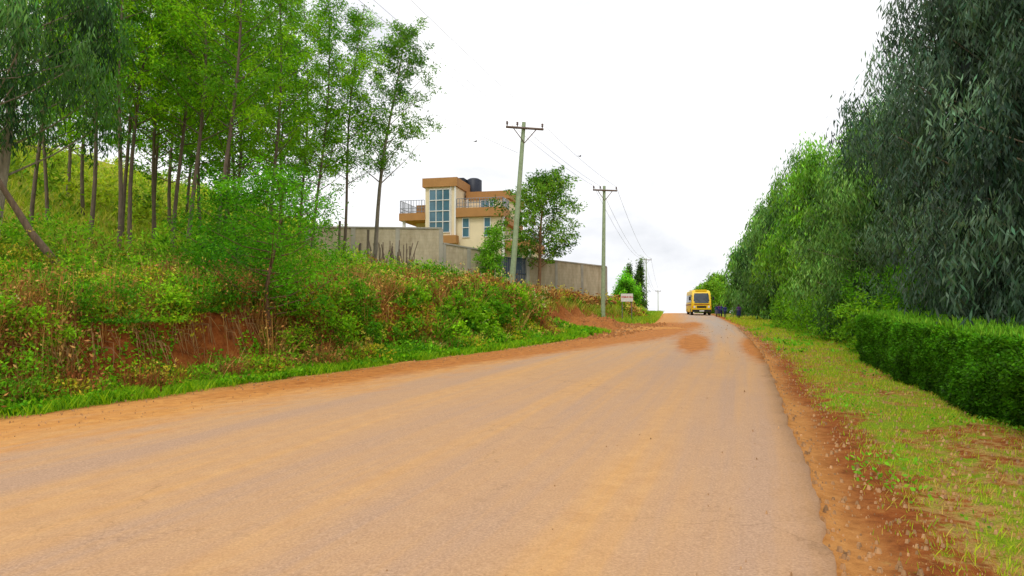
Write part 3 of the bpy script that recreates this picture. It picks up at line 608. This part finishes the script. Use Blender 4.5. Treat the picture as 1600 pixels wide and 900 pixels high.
for s in (-1,1):
    w.tube([(s*.95,.2,2.1),(s*1.22,.0,2.15),(s*1.24,-.02,2.05)],.02,5); w.box((s*1.24-.09,-.05,1.62),(s*1.24+.09,.02,2.02))
w.tube([(-.1,-.01,1.4),(-.55,.07,1.8)],.012,4); w.tube([(.65,-.01,1.4),(.2,.07,1.8)],.012,4)
w.build('bumper_grille_mirrors',[blk],B)
w=MB()
for s in (-1,1): w.tube([(s*.76,-.04,.9),(s*.76,-.028,.9),(s*.76,-.0,.9)],[.10,.12,.12],12)
w.box((-.25,-.115,.42),(.25,-.103,.54)); w.build('headlamps_and_plate',[lamp],B)
w=MB()
for s in (-1,1): w.box((s*.93-.05,-.03,.8),(s*.93+.05,-.003,1.0))
w.build('indicators',[orr],B)
w=MB(); w.box((-1.085,.7,1.12),(-1.062,6.3,1.24)); w.box((1.062,.7,1.12),(1.085,6.3,1.24)); w.box((-.8,-.035,1.12),(.8,-.0205,1.2)); w.build('stripe',[maroon],B)
w=MB(); hub=MB()
for s in (-1,1):
    for yy in (1.15,5.0):
        w.tube([(s*.80,yy,.40),(s*.82,yy,.40),(s*1.04,yy,.40),(s*1.07,yy,.40)],[.34,.40,.40,.33],20); hub.tube([(s*1.068,yy,.40),(s*1.09,yy,.40)],[.2,.12],12)
w.build('wheels',[tyre],B); hub.build('wheel_hubs',[rail],B)
w=MB(); w.box((-.75,1.6,2.742),(.75,5.2,2.80)); w.box((-.6,.36,2.62),(.6,.44,2.8)); w.build('roof_rack_board',[yel],B)
# ------------------------------------------------------------------ people
def clothes(name,top,bot,leg):
    m,nt,b=mat(name); o=N(nt,'ShaderNodeTexCoord').outputs['Object']; s=N(nt,'ShaderNodeSeparateXYZ'); nt.links.new(o,s.inputs[0])
    r=N(nt,'ShaderNodeValToRGB'); r.color_ramp.interpolation='CONSTANT'; e=r.color_ramp.elements
    st=[(0,(.015,.013,.012)),(.05,leg),(.28,bot),(.53,top),(.835,(.10,.05,.03))]
    while len(e)<len(st): e.new(.5)
    for i,(p_,c_) in enumerate(st): e[i].position=p_; e[i].color=(*c_,1)
    nt.links.new(s.outputs[2],r.inputs[0])
    ax=math_(nt,'ABSOLUTE',s.outputs[0]); hand=math_(nt,'MULTIPLY',math_(nt,'GREATER_THAN',ax,.105),math_(nt,'LESS_THAN',s.outputs[2],.475))
    nt.links.new(mix(nt,hand,r.outputs[0],(.10,.05,.03)),b.inputs['Base Color']); b.inputs['Roughness'].default_value=.85; return m
skin=simple('skin',(.10,.05,.03),.5,.1); hair=simple('hair',(.01,.008,.008),.9,.1); eyew=simple('eye_white',(.6,.58,.55),.3,.02)
def person(x,y,ht,face,top,bot,leg,stride=.06,skirt=False,zz=None):
    z=h(x,y) if zz is None else zz
    e=empty('pedestrian',(x,y,z),face); e.scale=(ht,)*3
    V=[];E=[];Rr=[]
    def add(p,r,par=None):
        V.append(p);Rr.append(r)
        if par is not None: E.append((par,len(V)-1))
        return len(V)-1
    pel=add((0,0,.53),(.085,.062)); wa=add((0,0,.62),(.072,.052),pel); ch=add((0,-.005,.73),(.088,.058),wa); up_=add((0,0,.80),(.07,.048),ch); nk=add((0,-.003,.85),(.03,.03),up_); add((0,-.008,.885),(.028,.028),nk)
    for s in (-1,1):
        f=stride*s; hp_=add((s*.052,0,.48),(.058,.056),pel); kn=add((s*.052,f*.5-.01,.28),(.036,.038),hp_); an=add((s*.052,f,.045),(.021,.022),kn); add((s*.058,f-.075,.018),(.020,.014),an)
        sh=add((s*.115,0,.80),(.036,.034),up_); el=add((s*.135,.012-f*.3,.635),(.024,.024),sh); wr=add((s*.14,-.03-f*.6,.49),(.015,.014),el); pa=add((s*.142,-.037-f*.6,.455),(.018,.010),wr)
        for k in range(4):
            b0=add((s*.142,-.055-f*.6+.012*k,.425),(.0055,.0055),pa); add((s*.138,-.06-f*.6+.012*k,.395-.004*(1-abs(k-1.5)*.6)),(.0045,.0045),b0)
        t0=add((s*.135,-.065-f*.6,.45),(.006,.006),pa); add((s*.13,-.075-f*.6,.425),(.005,.005),t0)
    me=bpy.data.meshes.new('body'); me.from_pydata(V,E,[]); o=bpy.data.objects.new('body',me); sc.collection.objects.link(o); o.parent=e
    sk=o.modifiers.new('s','SKIN'); sk.use_smooth_shade=True
    for i,r in enumerate(Rr): me.skin_vertices[0].data[i].radius=r
    me.skin_vertices[0].data[0].use_root=True
    su=o.modifiers.new('u','SUBSURF'); su.levels=1; su.render_levels=1
    me.materials.append(clothes('school_clothes',top,bot,leg))
    w=MB(); th=np.linspace(0,math.pi,14)[:,None]; phh=np.linspace(0,2*math.pi,20,endpoint=False)[None]
    X=.052*np.sin(th)*np.cos(phh); Y=.060*np.sin(th)*np.sin(phh); Z=.070*np.cos(th)+0*phh
    jaw=np.where(Z<0,1+Z*3.2,1); X=X*jaw; Y=np.where(Y<0,Y*np.where(Z<-.02,.95,1),Y*jaw)
    nose=np.exp(-((X/.010)**2+((Z+.010)/.014)**2))*(Y<0); Y=Y-.016*nose; Y=Y+.005*np.exp(-(((np.abs(X)-.02)/.012)**2+((Z-.008)/.009)**2))*(Y<0)
    w.grid(np.stack([X,Y-.005,Z+.928],-1),0,close=True)
    for s in (-1,1): w.tube([(s*.050,.0,.935),(s*.058,.006,.93),(s*.054,.004,.915)],[.008,.012,.006],6,0); w.tube([(s*.02,-.050,.936),(s*.02,-.0585,.936)],[.008,.005],8,2)
    w.tube([(-.016,-.055,.893),(0,-.060,.891),(.016,-.055,.893)],.004,5,3)
    hz=np.linspace(0,math.pi*.52,8)[:,None]; X=.056*np.sin(hz)*np.cos(phh); Y=.064*np.sin(hz)*np.sin(phh)+.006; Z=.074*np.cos(hz)+0*phh
    w.grid(np.stack([X,Y,Z+.930],-1),1,close=True)
    w.build('head',[skin,hair,eyew,red],e)
    if skirt:
        w=MB(); q=np.linspace(0,2*math.pi,24,endpoint=False); G=np.array([[(rx*math.cos(a)*(1+.05*math.sin(6*a)*(k>1)),ry*math.sin(a)*(1+.05*math.sin(6*a)*(k>1)),z_) for a in q] for k,(z_,rx,ry) in enumerate([(.60,.085,.062),(.52,.115,.088),(.40,.13,.105),(.27,.145,.12)])])
        w.grid(G,0,close=True); w.build('skirt',[simple('skirt_cloth',bot,.9,.15)],e)
blue=(.03,.035,.18);purp=(.09,.035,.16);navy=(.015,.02,.07)
person(20.25,61,1.36,math.radians(165),purp,navy,(.10,.05,.03),.07,True)
person(20.35,68.0,1.2,math.radians(20),blue,(.1,.09,.12),(.10,.05,.03),.05,True)
person(20.9,67.0,1.25,math.radians(-10),blue,navy,(.02,.02,.05),.08)
person(21.5,71,1.35,math.radians(160),purp,navy,(.10,.05,.03),.07,True)
person(21.95,71.6,1.3,math.radians(10),blue,navy,(.02,.02,.05),.06)
for (x,y,z) in [(-2.7,50,14.3),(5.0,50,13.2)]:
    w=MB(); w.tube([(-.16,0,0),(-.08,0,.01),(.05,0,.01),(.16,0,.02),(.22,0,.015)],[.01,.045,.05,.03,.005],8,0,(.03,.025,.02))
    for s in (-1,1): w.quads([[(-.06,0,.02),(.08,0,.02),(.06,s*.22,.12),(-.04,s*.2,.12)],[(-.04,s*.2,.12),(.06,s*.22,.12),(-.02,s*.42,.08),(-.05,s*.4,.08)]],0,(.03,.025,.02))
    w.quads([[(-.14,-.015,0),(-.14,.015,0),(-.28,.05,0),(-.28,-.05,0)]],0,(.03,.025,.02))
    w.build('bird',[BARK],None,(x,y,z),.6).scale=(.7,.7,.7)
# ------------------------------------------------------------------ light
wd_=bpy.data.worlds.new('World'); sc.world=wd_; wd_.use_nodes=True; nt=wd_.node_tree; bg=nt.nodes['Background']
sky=N(nt,'ShaderNodeTexSky',sky_type='NISHITA'); sky.sun_disc=False; sky.sun_elevation=math.radians(58); sky.sun_rotation=math.radians(200)
tc=N(nt,'ShaderNodeTexCoord').outputs['Generated']; f=noise(nt,scaled(nt,tc,(1,1,2.6)),2.3,7,.55,.4)
cl=ramp(nt,f,[(.34,(8.4,8.6,9.1)),(.50,(11.6,11.6,11.8)),(.62,(13.8,13.7,13.6))])
nt.links.new(mix(nt,.94,sky.outputs[0],cl),bg.inputs['Color']); bg.inputs['Strength'].default_value=.1
sl=bpy.data.lights.new('sun','SUN'); sl.energy=1.5; sl.angle=math.radians(14); sl.color=(1,.96,.88); so=bpy.data.objects.new('sun',sl); sc.collection.objects.link(so)
so.rotation_euler=(math.radians(32),0,math.radians(-20))
cd=bpy.data.cameras.new('camera'); cd.lens=24; cd.sensor_width=36; cd.clip_end=9000; co=bpy.data.objects.new('camera',cd); sc.collection.objects.link(co)
co.location=(0,0,1.6); co.rotation_euler=(math.radians(90+2.15),0,0); sc.camera=co
sc.view_settings.view_transform='Standard'; sc.view_settings.look='None'; sc.view_settings.exposure=0
print('faces',sum(len(o.data.polygons) for o in sc.objects if o.type=='MESH'))
